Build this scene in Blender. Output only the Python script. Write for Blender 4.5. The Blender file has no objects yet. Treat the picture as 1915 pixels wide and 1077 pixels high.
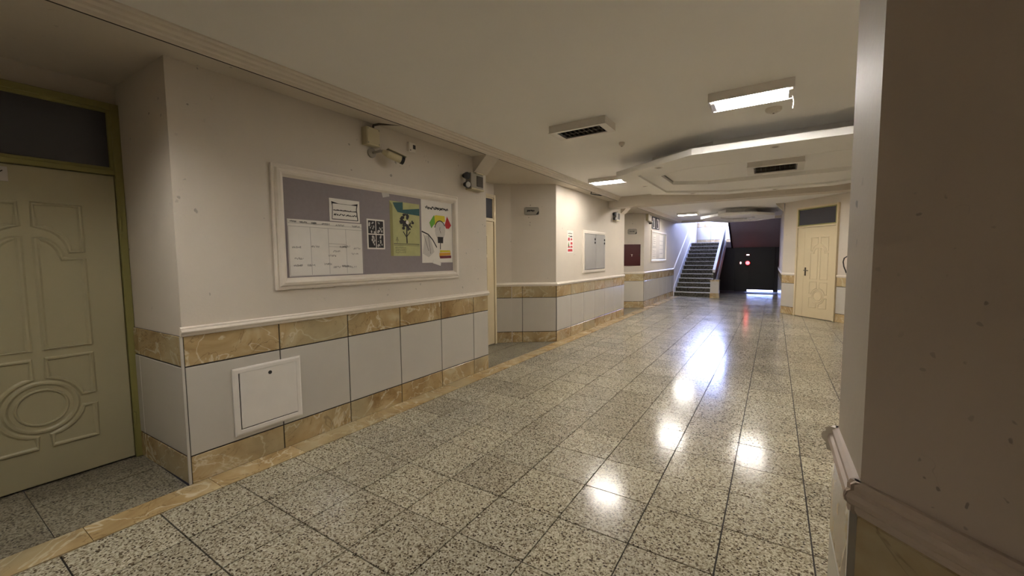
import bpy, math, random
from mathutils import Vector, Matrix
random.seed(7)
S = bpy.context.scene
COL = S.collection
# ------------------------------------------------------------------ camera
CAM_H = 1.477
YAW, PITCH, ROLL, FPX = math.radians(32.678), math.radians(-4.129), math.radians(-.512), 764.5
fw = Vector((-math.sin(YAW)*math.cos(PITCH), math.cos(YAW)*math.cos(PITCH), math.sin(PITCH)))
rt = Vector((math.cos(YAW), math.sin(YAW), 0)); up = rt.cross(fw)
r2 = rt*math.cos(ROLL)+up*math.sin(ROLL); u2 = -rt*math.sin(ROLL)+up*math.cos(ROLL)
cd = bpy.data.cameras.new('camera'); cam = bpy.data.objects.new('camera', cd); COL.objects.link(cam)
cd.sensor_width = 36; cd.lens = 36*FPX/1915; cd.clip_start = .02; cd.clip_end = 200
cam.matrix_world = Matrix(((r2.x, u2.x, -fw.x, 0), (r2.y, u2.y, -fw.y, 0), (r2.z, u2.z, -fw.z, CAM_H), (0, 0, 0, 1)))
S.camera = cam
# ------------------------------------------------------------------ world, exposure
LAMP = 112.0            # emission of a lit fluorescent tube
SKY = 44.0
w = bpy.data.worlds.new('sky'); S.world = w; w.use_nodes = True
bg = w.node_tree.nodes['Background']; bg.inputs[0].default_value = (.36, .47, 1, 1); bg.inputs[1].default_value = SKY
vs = S.view_settings
vs.view_transform = 'Standard'; vs.look = 'None'; vs.gamma = 1; vs.use_curve_mapping = False; vs.exposure = 1.28
WIN = (-3.15, -1.95, 3.33, 5.30)          # x0 x1 z0 z1 of the landing window
WY = 21.8
pl = bpy.data.lights.new('window_portal', 'AREA'); pl.shape = 'RECTANGLE'; pl.size = WIN[1]-WIN[0]; pl.size_y = WIN[3]-WIN[2]
pl.cycles.is_portal = True
po = bpy.data.objects.new('window_portal', pl); COL.objects.link(po)
po.location = ((WIN[0]+WIN[1])/2, WY+.16, (WIN[2]+WIN[3])/2); po.rotation_euler = (math.radians(-90), 0, 0)

# ------------------------------------------------------------------ materials
def lin(c):
    return tuple((v/12.92 if v <= .04045 else ((v+.055)/1.055)**2.4) for v in (x/255 for x in c))
class NT:
    def __init__(s, name):
        s.m = bpy.data.materials.new(name); s.m.use_nodes = True; s.t = s.m.node_tree; s.n = s.t.nodes
        s.b = s.n['Principled BSDF']
    def add(s, typ, **kw):
        n = s.n.new(typ)
        for k, v in kw.items():
            if k.startswith('i_'):
                key = k[2:]; key = int(key) if key.isdigit() else key
                s.setin(n, key, v)
            else: setattr(n, k, v)
        return n
    def setin(s, n, key, v):
        if hasattr(v, 'is_output'): s.t.links.new(v, n.inputs[key])
        else: n.inputs[key].default_value = v
    def ramp(s, fac, stops, interp='LINEAR'):
        n = s.n.new('ShaderNodeValToRGB'); s.t.links.new(fac, n.inputs[0]); r = n.color_ramp; r.interpolation = interp
        while len(r.elements) < len(stops): r.elements.new(.5)
        for e, (p, c) in zip(r.elements, stops):
            e.position = p; e.color = (*c, 1) if len(c) == 3 else c
        return n.outputs[0]
    def mix(s, fac, a, b, blend='MIX'):
        n = s.n.new('ShaderNodeMix'); n.data_type = 'RGBA'; n.blend_type = blend
        for k, v in ((0, fac), (6, a), (7, b)):
            if hasattr(v, 'is_output'): s.t.links.new(v, n.inputs[k])
            else: n.inputs[k].default_value = v if k == 0 else ((*v, 1) if len(v) == 3 else v)
        return n.outputs[2]
    def math(s, op, a, b=0.0):
        n = s.n.new('ShaderNodeMath'); n.operation = op
        for k, v in ((0, a), (1, b)):
            if hasattr(v, 'is_output'): s.t.links.new(v, n.inputs[k])
            else: n.inputs[k].default_value = v
        return n.outputs[0]
    def base(s, v, rough=.5, spec=.5, metal=0):
        s.setin(s.b, 'Base Color', v if hasattr(v, 'is_output') else (*v, 1))
        s.setin(s.b, 'Roughness', rough); s.b.inputs['Specular IOR Level'].default_value = spec; s.b.inputs['Metallic'].default_value = metal
        return s.m
    def bump(s, h, dist=.002, strength=.5):
        n = s.add('ShaderNodeBump', i_Height=h, i_Distance=dist, i_Strength=strength)
        s.t.links.new(n.outputs[0], s.b.inputs['Normal'])
    def pos(s): return s.add('ShaderNodeNewGeometry').outputs['Position']
def plain(name, rgb, rough=.5, spec=.5, metal=0, vary=.06, scale=9):
    t = NT(name); nz = t.add('ShaderNodeTexNoise', i_Vector=t.pos(), i_Scale=scale, i_Detail=3.0)
    c = lin(rgb); a = tuple(v*(1-vary) for v in c); b = tuple(min(1, v*(1+vary)) for v in c)
    return t.base(t.mix(nz.outputs[0], a, b), rough, spec, metal)
def emit(name, rgb, strength):
    t = NT(name); t.b.inputs['Base Color'].default_value = (*rgb, 1)
    t.b.inputs['Emission Color'].default_value = (*rgb, 1); t.b.inputs['Emission Strength'].default_value = strength
    return t.m
def plaster(name, rgb, marks=1.0, dirt=.10, g0=.52, r0=.55, chips=11.0, rad=.10, wob=.05, sl=14.0):
    t = NT(name); p = t.pos()
    n1 = t.add('ShaderNodeTexNoise', i_Vector=p, i_Scale=1.7, i_Detail=5.0, i_Roughness=.6)
    n2 = t.add('ShaderNodeTexNoise', i_Vector=p, i_Scale=60.0, i_Detail=3.0)
    c = lin(rgb)
    col = t.mix(n1.outputs[0], tuple(v*(1-dirt) for v in c), tuple(min(1, v*(1+dirt*.6)) for v in c))
    if marks:
        # small chips and scuffs with a shape of their own
        wv = t.add('ShaderNodeTexNoise', i_Vector=p, i_Scale=22.0, i_Detail=3.0)
        pv = t.add('ShaderNodeVectorMath', operation='ADD', i_0=p, i_1=t.add('ShaderNodeVectorMath', operation='SCALE', i_0=wv.outputs['Color'], i_3=wob).outputs[0])
        vo = t.add('ShaderNodeTexVoronoi', i_Vector=pv.outputs[0], i_Scale=chips, i_Randomness=1.0)
        spot = t.ramp(vo.outputs['Distance'], [(0, (1, 1, 1)), (rad, (1, 1, 1)), (rad*1.4, (0, 0, 0))])
        gate = t.add('ShaderNodeTexNoise', i_Vector=p, i_Scale=2.6, i_Detail=2.0)
        g = t.ramp(gate.outputs[0], [(g0, (0, 0, 0)), (g0+.1, (1, 1, 1))])
        rnd = t.ramp(t.add('ShaderNodeSeparateColor', i_0=vo.outputs['Color']).outputs[0], [(r0, (0, 0, 0)), (r0+.05, (1, 1, 1))])
        f = t.math('MULTIPLY', t.math('MULTIPLY', spot, g), t.math('MULTIPLY', rnd, .65*marks))
        col = t.mix(f, col, tuple(v*.28 for v in c))
        # long thin scratches
        sc = t.add('ShaderNodeTexNoise', i_Vector=p, i_Scale=sl, i_Detail=1.0, i_Distortion=.4)
        line = t.ramp(sc.outputs[0], [(.490, (0, 0, 0)), (.500, (1, 1, 1)), (.510, (0, 0, 0))])
        gs = t.add('ShaderNodeTexNoise', i_Vector=p, i_Scale=8.0, i_Detail=2.0)
        g2 = t.math('MULTIPLY', t.ramp(gate.outputs[0], [(g0+.02, (0, 0, 0)), (g0+.09, (1, 1, 1))]), t.ramp(gs.outputs[0], [(.60, (0, 0, 0)), (.66, (1, 1, 1))]))
        col = t.mix(t.math('MULTIPLY', t.math('MULTIPLY', line, g2), .35*marks), col, tuple(v*.35 for v in c))
    t.bump(t.math('ADD', n2.outputs[0], t.math('MULTIPLY', n1.outputs[0], 2.0)), .0015, .35)
    return t.base(col, .62, .35)
def marble(name, tint=1.0):
    t = NT(name); p = t.pos(); oi = t.add('ShaderNodeObjectInfo')
    off = t.add('ShaderNodeVectorMath', operation='SCALE', i_0=(37., 19., 53.), i_3=oi.outputs['Random'])
    pv = t.add('ShaderNodeVectorMath', operation='ADD', i_0=p, i_1=off.outputs[0]).outputs[0]
    n1 = t.add('ShaderNodeTexNoise', i_Vector=pv, i_Scale=2.2, i_Detail=6.0, i_Roughness=.55, i_Distortion=1.2)
    n2 = t.add('ShaderNodeTexNoise', i_Vector=pv, i_Scale=1.6, i_Detail=4.0, i_Distortion=2.6)
    g = lambda r: tuple(v*tint for v in lin(r))
    col = t.ramp(n1.outputs[0], [(.30, g((136, 108, 70))), (.45, g((166, 140, 98))), (.57, g((180, 156, 114))), (.72, g((196, 180, 146)))])
    vein = t.ramp(n2.outputs[0], [(.480, (0, 0, 0)), (.497, (1, 1, 1)), (.503, (1, 1, 1)), (.52, (0, 0, 0))])
    col = t.mix(t.math('MULTIPLY', vein, .55), col, g((222, 212, 186)))
    n3 = t.add('ShaderNodeTexNoise', i_Vector=pv, i_Scale=2.3, i_Detail=4.0, i_Distortion=3.0)
    dv = t.ramp(n3.outputs[0], [(.488, (0, 0, 0)), (.5, (1, 1, 1)), (.512, (0, 0, 0))])
    col = t.mix(t.math('MULTIPLY', dv, .5), col, g((96, 72, 44)))
    gr = t.ramp(t.add('ShaderNodeTexNoise', i_Vector=pv, i_Scale=1.3, i_Detail=2.0).outputs[0], [(.50, (0, 0, 0)), (.66, (1, 1, 1))])
    col = t.mix(t.math('MULTIPLY', gr, .6), col, g((168, 158, 128)))
    return t.base(col, .20, .5)
def terrazzo(name, dark=1.0, chip=125.0, rough=.16, tiles=True):
    t = NT(name); p = t.pos()
    v1 = t.add('ShaderNodeTexVoronoi', i_Vector=p, i_Scale=chip, i_Randomness=1.0)
    r1 = t.add('ShaderNodeSeparateColor', i_0=v1.outputs['Color']).outputs[0]
    g = lambda r: tuple(v*dark for v in lin(r))
    col = t.ramp(r1, [(0, g((84, 74, 60))), (.12, g((104, 92, 74))), (.24, g((140, 132, 112))), (.45, g((168, 161, 140))), (.75, g((182, 175, 156))), (1, g((202, 196, 178)))])
    v2 = t.add('ShaderNodeTexVoronoi', i_Vector=p, i_Scale=chip*.55, i_Randomness=1.0)
    r2_ = t.add('ShaderNodeSeparateColor', i_0=v2.outputs['Color']).outputs[1]
    msk = t.math('MULTIPLY', t.ramp(r2_, [(.80, (0, 0, 0)), (.84, (1, 1, 1))]), t.ramp(v2.outputs['Distance'], [(.34, (1, 1, 1)), (.42, (0, 0, 0))]))
    col = t.mix(msk, col, g((56, 46, 38)))
    if tiles:
        cell = t.add('ShaderNodeVectorMath', operation='SNAP', i_0=t.add('ShaderNodeVectorMath', operation='ADD', i_0=p, i_1=(2.994, -.014, 0)).outputs[0], i_1=(.4, .4, 9.))
        wn = t.add('ShaderNodeTexWhiteNoise', i_Vector=cell.outputs[0])
        tv = t.ramp(wn.outputs[0], [(0, (.84, .82, .80)), (.5, (.95, .95, .95)), (1, (1.04, 1.03, 1.0))])
        col = t.mix(1.0, col, tv, 'MULTIPLY')
    gn = t.add('ShaderNodeTexNoise', i_Vector=p, i_Scale=1.4, i_Detail=4.0)
    col = t.mix(1.0, col, t.ramp(gn.outputs[0], [(.3, (.86, .85, .84)), (.7, (1.05, 1.05, 1.05))]), 'MULTIPLY')
    ro = t.math('ADD', rough-.05, t.math('MULTIPLY', gn.outputs[0], .10))
    t.base(col, .2, .17); t.setin(t.b, 'Roughness', ro)
    return t.m
M = {}
M['plaster'] = plaster('plaster_cream', (208, 198, 184), 1.0)
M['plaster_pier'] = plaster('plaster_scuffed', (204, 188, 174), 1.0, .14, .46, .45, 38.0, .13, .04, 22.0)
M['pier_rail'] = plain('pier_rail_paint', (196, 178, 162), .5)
M['ceiling'] = plaster('ceiling_paint', (240, 237, 232), 0, .04)
M['moulding'] = plain('white_moulding', (226, 216, 202), .45)
M['white_tile'] = plain('white_wall_tile', (192, 186, 176), .16, .5, 0, .05, 3)
M['marble'] = marble('beige_marble')
M['marble_floor'] = marble('beige_marble_floor', 1.05)
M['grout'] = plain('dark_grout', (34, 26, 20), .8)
M['terrazzo'] = terrazzo('terrazzo_tile')
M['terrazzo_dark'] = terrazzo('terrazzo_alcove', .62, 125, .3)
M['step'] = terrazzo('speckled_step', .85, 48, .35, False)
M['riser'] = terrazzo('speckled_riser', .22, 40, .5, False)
M['door_cream'] = plain('cream_door_paint', (176, 168, 136), .42, .5, 0, .06, 3)
M['door_far'] = plain('pale_door_paint', (206, 190, 156), .42, .5, 0, .05, 3)
M['olive'] = plain('olive_frame_paint', (140, 134, 78), .5)
M['glass_dark'] = plain('painted_transom_glass', (70, 70, 76), .10, .5, 0, .1, 1.5)
M['felt'] = plain('grey_felt', (142, 133, 135), .9, .2, 0, .08, 30)
M['paper'] = plain('white_paper', (226, 220, 212), .7)
M['paper_grey'] = plain('grey_paper', (196, 190, 184), .7)
M['ink'] = plain('black_ink', (34, 28, 28), .7)
M['pencil'] = plain('grey_print', (162, 156, 152), .7)
M['green_poster'] = plain('pale_green_print', (178, 176, 122), .6, .4, 0, .15, 14)
M['teal'] = plain('teal_print', (40, 84, 86), .6, .4, 0, .3, 25)
M['yellow'] = plain('yellow_print', (212, 196, 40), .6)
M['green'] = plain('green_print', (96, 160, 40), .6)
M['red'] = plain('red_print', (176, 26, 34), .6)
M['orange'] = plain('orange_print', (210, 150, 30), .6)
M['maroon'] = plain('maroon_print', (110, 24, 44), .6)
M['box_red'] = plain('dark_red_enamel', (68, 4, 10), .32)
M['ext_red'] = plain('red_enamel', (190, 40, 40), .3)
M['white_plastic'] = plain('white_plastic', (214, 206, 194), .4)
M['cream_plastic'] = plain('cream_plastic', (196, 184, 150), .45)
M['grey_plastic'] = plain('grey_plastic', (150, 144, 132), .45)
M['black'] = plain('black_plastic', (22, 20, 22), .4)
M['dark_metal'] = plain('dark_bronze', (62, 52, 40), .35, .5, .6)
M['steel'] = plain('steel', (170, 168, 164), .3, .5, .9)
M['cabinet_grey'] = plain('grey_enamel', (172, 168, 162), .35)
M['frame_white'] = plain('white_enamel', (222, 216, 208), .38)
M['louver'] = plain('louver_aluminium', (92, 84, 72), .25, .5, .85)
M['tube_off'] = plain('unlit_tube', (200, 196, 184), .3)
M['tube_on'] = emit('lit_tube', (1, .96, .90), LAMP*.85)
M['tube_soft'] = emit('weaker_lit_tube', (1, .96, .90), LAMP*.5)  # set weaker so the walls farther along do not blow out
M['tube_dim'] = emit('dim_lit_tube', (1, .96, .90), LAMP*1.7)
M['lens_off'] = plain('downlight_lens', (120, 110, 92), .3)
M['stair_white'] = plain('white_stringer', (206, 204, 206), .4)
M['door_black'] = plain('black_metal_door', (26, 25, 26), .45)
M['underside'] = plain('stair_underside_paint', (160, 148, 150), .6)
M['ground'] = plain('outdoor_paving', (190, 186, 178), .8)
M['rubber'] = plain('black_rubber', (20, 18, 18), .5)
M['red_lamp'] = emit('lit_red_lamp', (1, .05, .06), 5.0)
M['pink_lamp'] = emit('lit_white_lamp', (1, .75, .78), 3.0)
tg = NT('clear_pane')
tr = tg.add('ShaderNodeBsdfTransparent'); gl = tg.add('ShaderNodeBsdfGlossy'); gl.inputs['Roughness'].default_value = .03
mx = tg.add('ShaderNodeMixShader', i_0=.06); tg.t.links.new(tr.outputs[0], mx.inputs[1]); tg.t.links.new(gl.outputs[0], mx.inputs[2])
tg.t.links.new(mx.outputs[0], tg.n['Material Output'].inputs[0]); M['pane'] = tg.m

# ------------------------------------------------------------------ mesh helpers
class MB:
    def __init__(s): s.v = []; s.f = []
    def add(s, vs, fs):
        o = len(s.v); s.v += [tuple(v) for v in vs]; s.f += [tuple(i+o for i in f) for f in fs]; return s
    def box(s, x0, x1, y0, y1, z0, z1):
        return s.add([(x, y, z) for z in (z0, z1) for y in (y0, y1) for x in (x0, x1)],
                     [(0, 2, 3, 1), (4, 5, 7, 6), (0, 1, 5, 4), (2, 6, 7, 3), (0, 4, 6, 2), (1, 3, 7, 5)])
    def bbox(s, x0, x1, y0, y1, z0, z1, c=.004):
        """box whose front (-y) face is chamfered"""
        c = min(c, (x1-x0)/3, (z1-z0)/3, (y1-y0)*.9)
        v = [(x0, y1, z0), (x1, y1, z0), (x1, y1, z1), (x0, y1, z1), (x0, y0+c, z0), (x1, y0+c, z0), (x1, y0+c, z1), (x0, y0+c, z1),
             (x0+c, y0, z0+c), (x1-c, y0, z0+c), (x1-c, y0, z1-c), (x0+c, y0, z1-c)]
        f = [(0, 3, 2, 1), (8, 9, 10, 11)]
        for a, b in ((0, 1), (1, 2), (2, 3), (3, 0)):
            f += [(a, b, b+4, a+4), (a+4, b+4, b+8, a+8)]
        return s.add(v, f)
    def prism(s, poly, z0, z1):
        n = len(poly)
        v = [(x, y, z0) for x, y in poly]+[(x, y, z1) for x, y in poly]
        f = [tuple(range(n))[::-1], tuple(range(n, 2*n))]+[(i, (i+1) % n, n+(i+1) % n, n+i) for i in range(n)]
        return s.add(v, f)
    def ring(s, outer, inner, z0, z1):
        n = len(outer); v = []
        for z in (z0, z1):
            v += [(x, y, z) for x, y in outer]+[(x, y, z) for x, y in inner]
        f = []
        for i in range(n):
            j = (i+1) % n
            f += [(i, n+i, n+j, j), (2*n+i, 2*n+j, 3*n+j, 3*n+i), (i, j, 2*n+j, 2*n+i), (n+i, 3*n+i, 3*n+j, n+j)]
        return s.add(v, f)
    def profile_x(s, prof, x0, x1):
        """closed profile in (y,z) swept along x"""
        n = len(prof)
        v = [(x0, y, z) for y, z in prof]+[(x1, y, z) for y, z in prof]
        return s.add(v, [tuple(range(n)), tuple(range(n, 2*n))[::-1]]+[(i, n+i, n+(i+1) % n, (i+1) % n) for i in range(n)])
    def cyl(s, p0, p1, r0, r1=None, n=16, caps=True):
        r1 = r0 if r1 is None else r1
        p0, p1 = Vector(p0), Vector(p1); d = (p1-p0).normalized()
        a = d.orthogonal().normalized(); b = d.cross(a); v = []
        for p, r in ((p0, r0), (p1, r1)):
            v += [p+(a*math.cos(2*math.pi*i/n)+b*math.sin(2*math.pi*i/n))*r for i in range(n)]
        f = [(i, (i+1) % n, n+(i+1) % n, n+i) for i in range(n)]
        if caps: f += [tuple(range(n))[::-1], tuple(range(n, 2*n))]
        return s.add(v, f)
    def tube(s, pts, r, n=8):
        pts = [Vector(p) for p in pts]; v = []; f = []; a = None
        for i, p in enumerate(pts):
            d = (pts[min(i+1, len(pts)-1)]-pts[max(i-1, 0)]).normalized()
            a = d.orthogonal().normalized() if a is None else (a-d*a.dot(d)).normalized()
            b = d.cross(a)
            v += [p+(a*math.cos(2*math.pi*k/n)+b*math.sin(2*math.pi*k/n))*r for k in range(n)]
        for i in range(len(pts)-1):
            f += [(i*n+k, i*n+(k+1) % n, (i+1)*n+(k+1) % n, (i+1)*n+k) for k in range(n)]
        f += [tuple(range(n))[::-1], tuple(range((len(pts)-1)*n, len(pts)*n))]
        return s.add(v, f)
    def lathe(s, prof, c, axis='z', n=20):
        v = []; f = []
        for r, h in prof:
            for k in range(n):
                a = 2*math.pi*k/n
                q = (r*math.cos(a), r*math.sin(a), h)
                if axis == 'y': q = (q[0], q[2], q[1])
                v.append((c[0]+q[0], c[1]+q[1], c[2]+q[2]))
        for i in range(len(prof)-1):
            f += [(i*n+k, i*n+(k+1) % n, (i+1)*n+(k+1) % n, (i+1)*n+k) for k in range(n)]
        f += [tuple(range(n))[::-1], tuple(range((len(prof)-1)*n, len(prof)*n))]
        return s.add(v, f)
    def frame(s, x0, x1, z0, z1, prof):
        """mitred picture-frame moulding; prof = list of (inset, y)"""
        v = []; n = len(prof)
        for ins, y in prof:
            v += [(x0+ins, y, z0+ins), (x1-ins, y, z0+ins), (x1-ins, y, z1-ins), (x0+ins, y, z1-ins)]
        f = [(i*4+k, i*4+(k+1) % 4, (i+1)*4+(k+1) % 4, (i+1)*4+k) for i in range(n-1) for k in range(4)]
        f += [((n-1)*4+k, (n-1)*4+(k+1) % 4, (k+1) % 4, k) for k in range(4)]
        return s.add(v, f)
    def flat(s, pts, y=-.0006):
        return s.add([(x, y, z) for x, z in pts], [tuple(range(len(pts)))])
    def stroke(s, pts, wd, y=-.0006):
        for (ax, az), (bx, bz) in zip(pts, pts[1:]):
            dx, dz = bx-ax, bz-az; L = math.hypot(dx, dz) or 1; nx, nz = -dz/L*wd/2, dx/L*wd/2
            s.flat([(ax+nx, az+nz), (ax-nx, az-nz), (bx-nx, bz-nz), (bx+nx, bz+nz)], y)
        return s
    def mesh(s, name):
        me = bpy.data.meshes.new(name); me.from_pydata(s.v, [], s.f); me.update()
        import bmesh
        b = bmesh.new(); b.from_mesh(me); bmesh.ops.recalc_face_normals(b, faces=b.faces); b.to_mesh(me); b.free()
        return me
    def build(s, name, mat, parent=None, smooth=False, loc=None, rz=0):
        return obj(name, s.mesh(name), mat, parent, smooth, loc, rz)
def obj(name, me, mat, parent=None, smooth=False, loc=None, rz=0):
    o = bpy.data.objects.new(name, me); COL.objects.link(o)
    if not me.materials: me.materials.append(M[mat])
    if smooth:
        for p in me.polygons: p.use_smooth = True
        try: me.set_sharp_from_angle(angle=math.radians(40))
        except Exception: pass
    if parent: o.parent = parent
    if name in PRINT: o['kind'] = 'stuff'
    if loc: o.location = loc
    if rz: o.rotation_euler = (0, 0, rz)
    return o
PRINT = ('writing', 'print', 'ruled_lines', 'printed_border', 'tree_print', 'drawing', 'red_print', 'green_print', 'black_print', 'photo_highlights', 'lettering', 'margin_print', 'print_figure')
def tag(o, label, cat=None, group=None, kind=None):
    o['label'] = label
    if cat: o['category'] = cat
    if group: o['group'] = group
    if kind: o['kind'] = kind
    return o
def thing(name, label, cat, loc=(0, 0, 0), rz=0, group=None, kind=None):
    o = bpy.data.objects.new(name, None); COL.objects.link(o); o.empty_display_size = .1
    o.location = loc; o.rotation_euler = (0, 0, rz)
    return tag(o, label, cat, group, kind)
def ang(p, q): return math.atan2(q[1]-p[1], q[0]-p[0])
HALF = math.pi/2

# ------------------------------------------------------------------ room shell
CEIL, SOF = 2.83, 2.75
XW, XD = -3.217, -4.08
def wall_run(name, pts, z0, z1, mat, label, t=.14):
    """wall body along a plan polyline; the room lies on the right-hand side of the walk"""
    n = len(pts); out = []
    def nrm(a, b):
        d = Vector((b[0]-a[0], b[1]-a[1])).normalized(); return Vector((-d.y, d.x))
    for i, p in enumerate(pts):
        ns = []
        if i > 0: ns.append(nrm(pts[i-1], p))
        if i < n-1: ns.append(nrm(p, pts[i+1]))
        m = ns[0] if len(ns) == 1 else (ns[0]+ns[1]).normalized()
        k = t/max(.4, m.dot(ns[0])); out.append((p[0]+m.x*k, p[1]+m.y*k))
    v = []
    for z in (z0, z1):
        v += [(x, y, z) for x, y in pts]+[(x, y, z) for x, y in out]
    f = []
    for i in range(n-1):
        j = i+1
        f += [(i, j, 2*n+j, 2*n+i), (n+i, 3*n+i, 3*n+j, n+j), (i, n+i, n+j, j), (2*n+i, 2*n+j, 3*n+j, 3*n+i)]
    f += [(0, 2*n, 3*n, n), (n-1, 2*n-1, 4*n-1, 3*n-1)]
    b = MB().add(v, f); o = b.build(name, mat)
    return tag(o, label, 'wall', None, 'structure')
LEFT = [(XW, -3), (XW, -.9), (XD, -.9), (XD, 1.03), (XW, 1.05), (XW, 4.40), (XD, 4.40), (XD, 5.81), (-3.857, 6.0), (XW, 6.45),
        (XW, 10.29), (XD, 10.29), (XD, 11.53), (-3.857, 11.72), (XW, 12.17), (XW, 16.4)]
wall_left = wall_run('wall_left', LEFT, 0, 2.82, 'plaster', 'long cream plaster wall with door alcoves and tiled lower half')
RIGHT = [(.15, 16.4), (.18, 12.69), (2.35, 10.174), (2.35, 3.47), (.147, 1.265), (.15, .98)]
wall_right = wall_run('wall_right', RIGHT, 0, 2.9, 'plaster', 'slanting plaster wall with tiled lower half around the cream door')
PIER = [(.15, 1.265), (.15, .98), (2.0, -.87), (2.0, -3.0)]
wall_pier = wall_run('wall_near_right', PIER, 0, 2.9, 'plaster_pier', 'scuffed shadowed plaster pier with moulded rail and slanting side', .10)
wall_back = wall_run('wall_back', [(2.1, -3), (-3.4, -3)], 0, 2.9, 'plaster', 'plain plaster wall closing the hall behind')

# tiled lower half of the walls
G = .008
def tile_mesh(L, h, cache={}):
    k = (round(L, 4), round(h, 4))
    if k not in cache: cache[k] = MB().bbox(0, L, -.012, 0, 0, h, .003).mesh('wall_tile')
    return cache[k]
def by_mat(me, mat, cache={}):
    k = (me.name, mat)
    if k not in cache:
        m2 = me.copy(); m2.materials.clear(); m2.materials.append(M[mat]); cache[k] = m2
    return cache[k]
RAIL = [(.0, .990), (-.016, .990), (-.020, .998), (-.020, 1.006), (-.030, 1.012), (-.034, 1.022), (-.030, 1.032), (-.022, 1.036), (-.022, 1.046), (-.012, 1.052), (0, 1.052)]
def wainscot(parent, p, q, joints=None, rail=True, z0=0.0, first=.605, trims=(False, False), railmat='moulding', rs=1.0):
    a = ang(p, q); L = math.hypot(q[0]-p[0], q[1]-p[1]); d = Vector((math.cos(a), math.sin(a), 0))
    if joints is None:
        joints = []; s = first
        while s < L-.03: joints.append(s); s += .605
    cuts = [0]+list(joints)+[L]
    g = MB().box(0, L, -.006, .0, z0, z0+.99).build('grout', 'grout', parent, loc=(p[0], p[1], 0), rz=a)
    for s0, s1 in zip(cuts, cuts[1:]):
        for nm, za, zb, mt in (('border_tile', 0, .183, 'marble'), ('wall_tile', .192, .783, 'white_tile'), ('border_tile', .792, .988, 'marble')):
            ln = s1-s0-G
            if ln < .02: continue
            o = obj(nm, by_mat(tile_mesh(ln, zb-za), mt), mt, parent)
            c = Vector((p[0], p[1], 0))+d*(s0+G/2); o.location = (c.x, c.y, z0+za+.001); o.rotation_euler = (0, 0, a)
    if rail:
        MB().profile_x([(y*rs, z+z0) for y, z in RAIL], -.012, L+.012).build('chair_rail', railmat, parent, loc=(p[0], p[1], 0), rz=a)
    for k, s in zip(trims, (0.0, L)):
        if k: MB().box(s-.006, s+.006, -.0145, .0, z0, z0+.992).build('corner_trim', 'white_tile', parent, loc=(p[0], p[1], 0), rz=a)
def seg(parent, pts, i, **kw): wainscot(parent, pts[i], pts[i+1], **kw)
seg(wall_left, LEFT, 0); seg(wall_left, LEFT, 1)
seg(wall_left, LEFT, 3, rail=False, joints=[.14], trims=(False, True))
seg(wall_left, LEFT, 4, joints=[.61, 1.214, 1.822, 2.435, 3.035])
seg(wall_left, LEFT, 5)
seg(wall_left, LEFT, 7, joints=[], trims=(False, True)); seg(wall_left, LEFT, 8, joints=[.186]); seg(wall_left, LEFT, 9)
seg(wall_left, LEFT, 10); seg(wall_left, LEFT, 12, joints=[]); seg(wall_left, LEFT, 13, joints=[.18]); seg(wall_left, LEFT, 14)
seg(wall_right, RIGHT, 0); seg(wall_right, RIGHT, 2); seg(wall_right, RIGHT, 3)
dW = Vector((.653, -.757)); A45 = Vector((.18, 12.69))
def w45(s): p = A45+dW*s; return (p.x, p.y)
wainscot(wall_right, w45(0), w45(.43), joints=[]); wainscot(wall_right, w45(1.53), w45(3.32), joints=[.30, .905, 1.51])
PK = dict(railmat='pier_rail', rs=.72)
seg(wall_pier, PIER, 0, joints=[], trims=(False, True), **PK); seg(wall_pier, PIER, 1, **PK); seg(wall_pier, PIER, 2, **PK)

# floor: slab, 40 cm terrazzo tiles and marble border pieces
fl = MB().box(-4.3, 2.6, -3.2, 20.0, -.12, -.010).build('floor', 'grout')
tag(fl, 'speckled terrazzo tile floor with marble border strip', 'floor', None, 'structure')
def proj(x, y, z=0):
    v = Vector((x, y, z-CAM_H)); d = v.dot(fw)
    if d < .15: return None
    return 957.5+FPX*v.dot(r2)/d, 538.5-FPX*v.dot(u2)/d, d
tl = .3925
tme = MB()
c = .0016
for z, e in ((-.010, 0), (0, 0)):
    tme.v += [(-tl/2+e, -tl/2+e, z), (tl/2-e, -tl/2+e, z), (tl/2-e, tl/2-e, z), (-tl/2+e, tl/2-e, z)]
tme.f = [(0, 1, 5, 4), (1, 2, 6, 5), (2, 3, 7, 6), (3, 0, 4, 7), (4, 5, 6, 7)]
tile_v, tile_f = list(tme.v), list(tme.f)
tile_me = tme.mesh('floor_tile'); tile_me.materials.append(M['terrazzo'])
def in_room(x, y):
    if y < .98: return x+y < 1.13+.4
    if y < 1.265: return x < .3
    if y < 3.5: return x < .147+(y-1.265)+.3
    if y < 10.1: return x < 2.5
    if y < 12.69: return x < .18+(12.69-y)*.863+.3
    return x < .3
cells = []
for i in range(0, 14):
    for k in range(-12, 46):
        x = -2.994+.4*i+.2; y = .014+.4*k+.2
        if y > 19.8 or not in_room(x-.15, y): continue
        if y > 16.4 and x < -1.6: continue
        p = proj(x, y); score = -1
        if p and -60 < p[0] < 1590 and p[1] < 1180: score = 1/(p[2]**3)
        cells.append((score, x, y))
cells.sort(reverse=True)
rest = MB()
for n_, (sc, x, y) in enumerate(cells):
    h = random.uniform(-.0006, .0006)
    if n_ < 290 and sc > 0: obj('floor_tile', tile_me, 'terrazzo', fl, loc=(x, y, h))
    else: rest.add([(a+x, b+y, c_+h) for a, b, c_ in tile_v], tile_f)
ro = rest.build('floor_tiles', 'terrazzo', fl); ro['kind'] = 'stuff'
y = -.06
ys = [-2.9, -2.3, -1.7, -1.1, -.05, .538, 1.141, 1.71, 2.308, 2.93]
while ys[-1] < 16.2: ys.append(ys[-1]+random.uniform(.56, .62))
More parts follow.
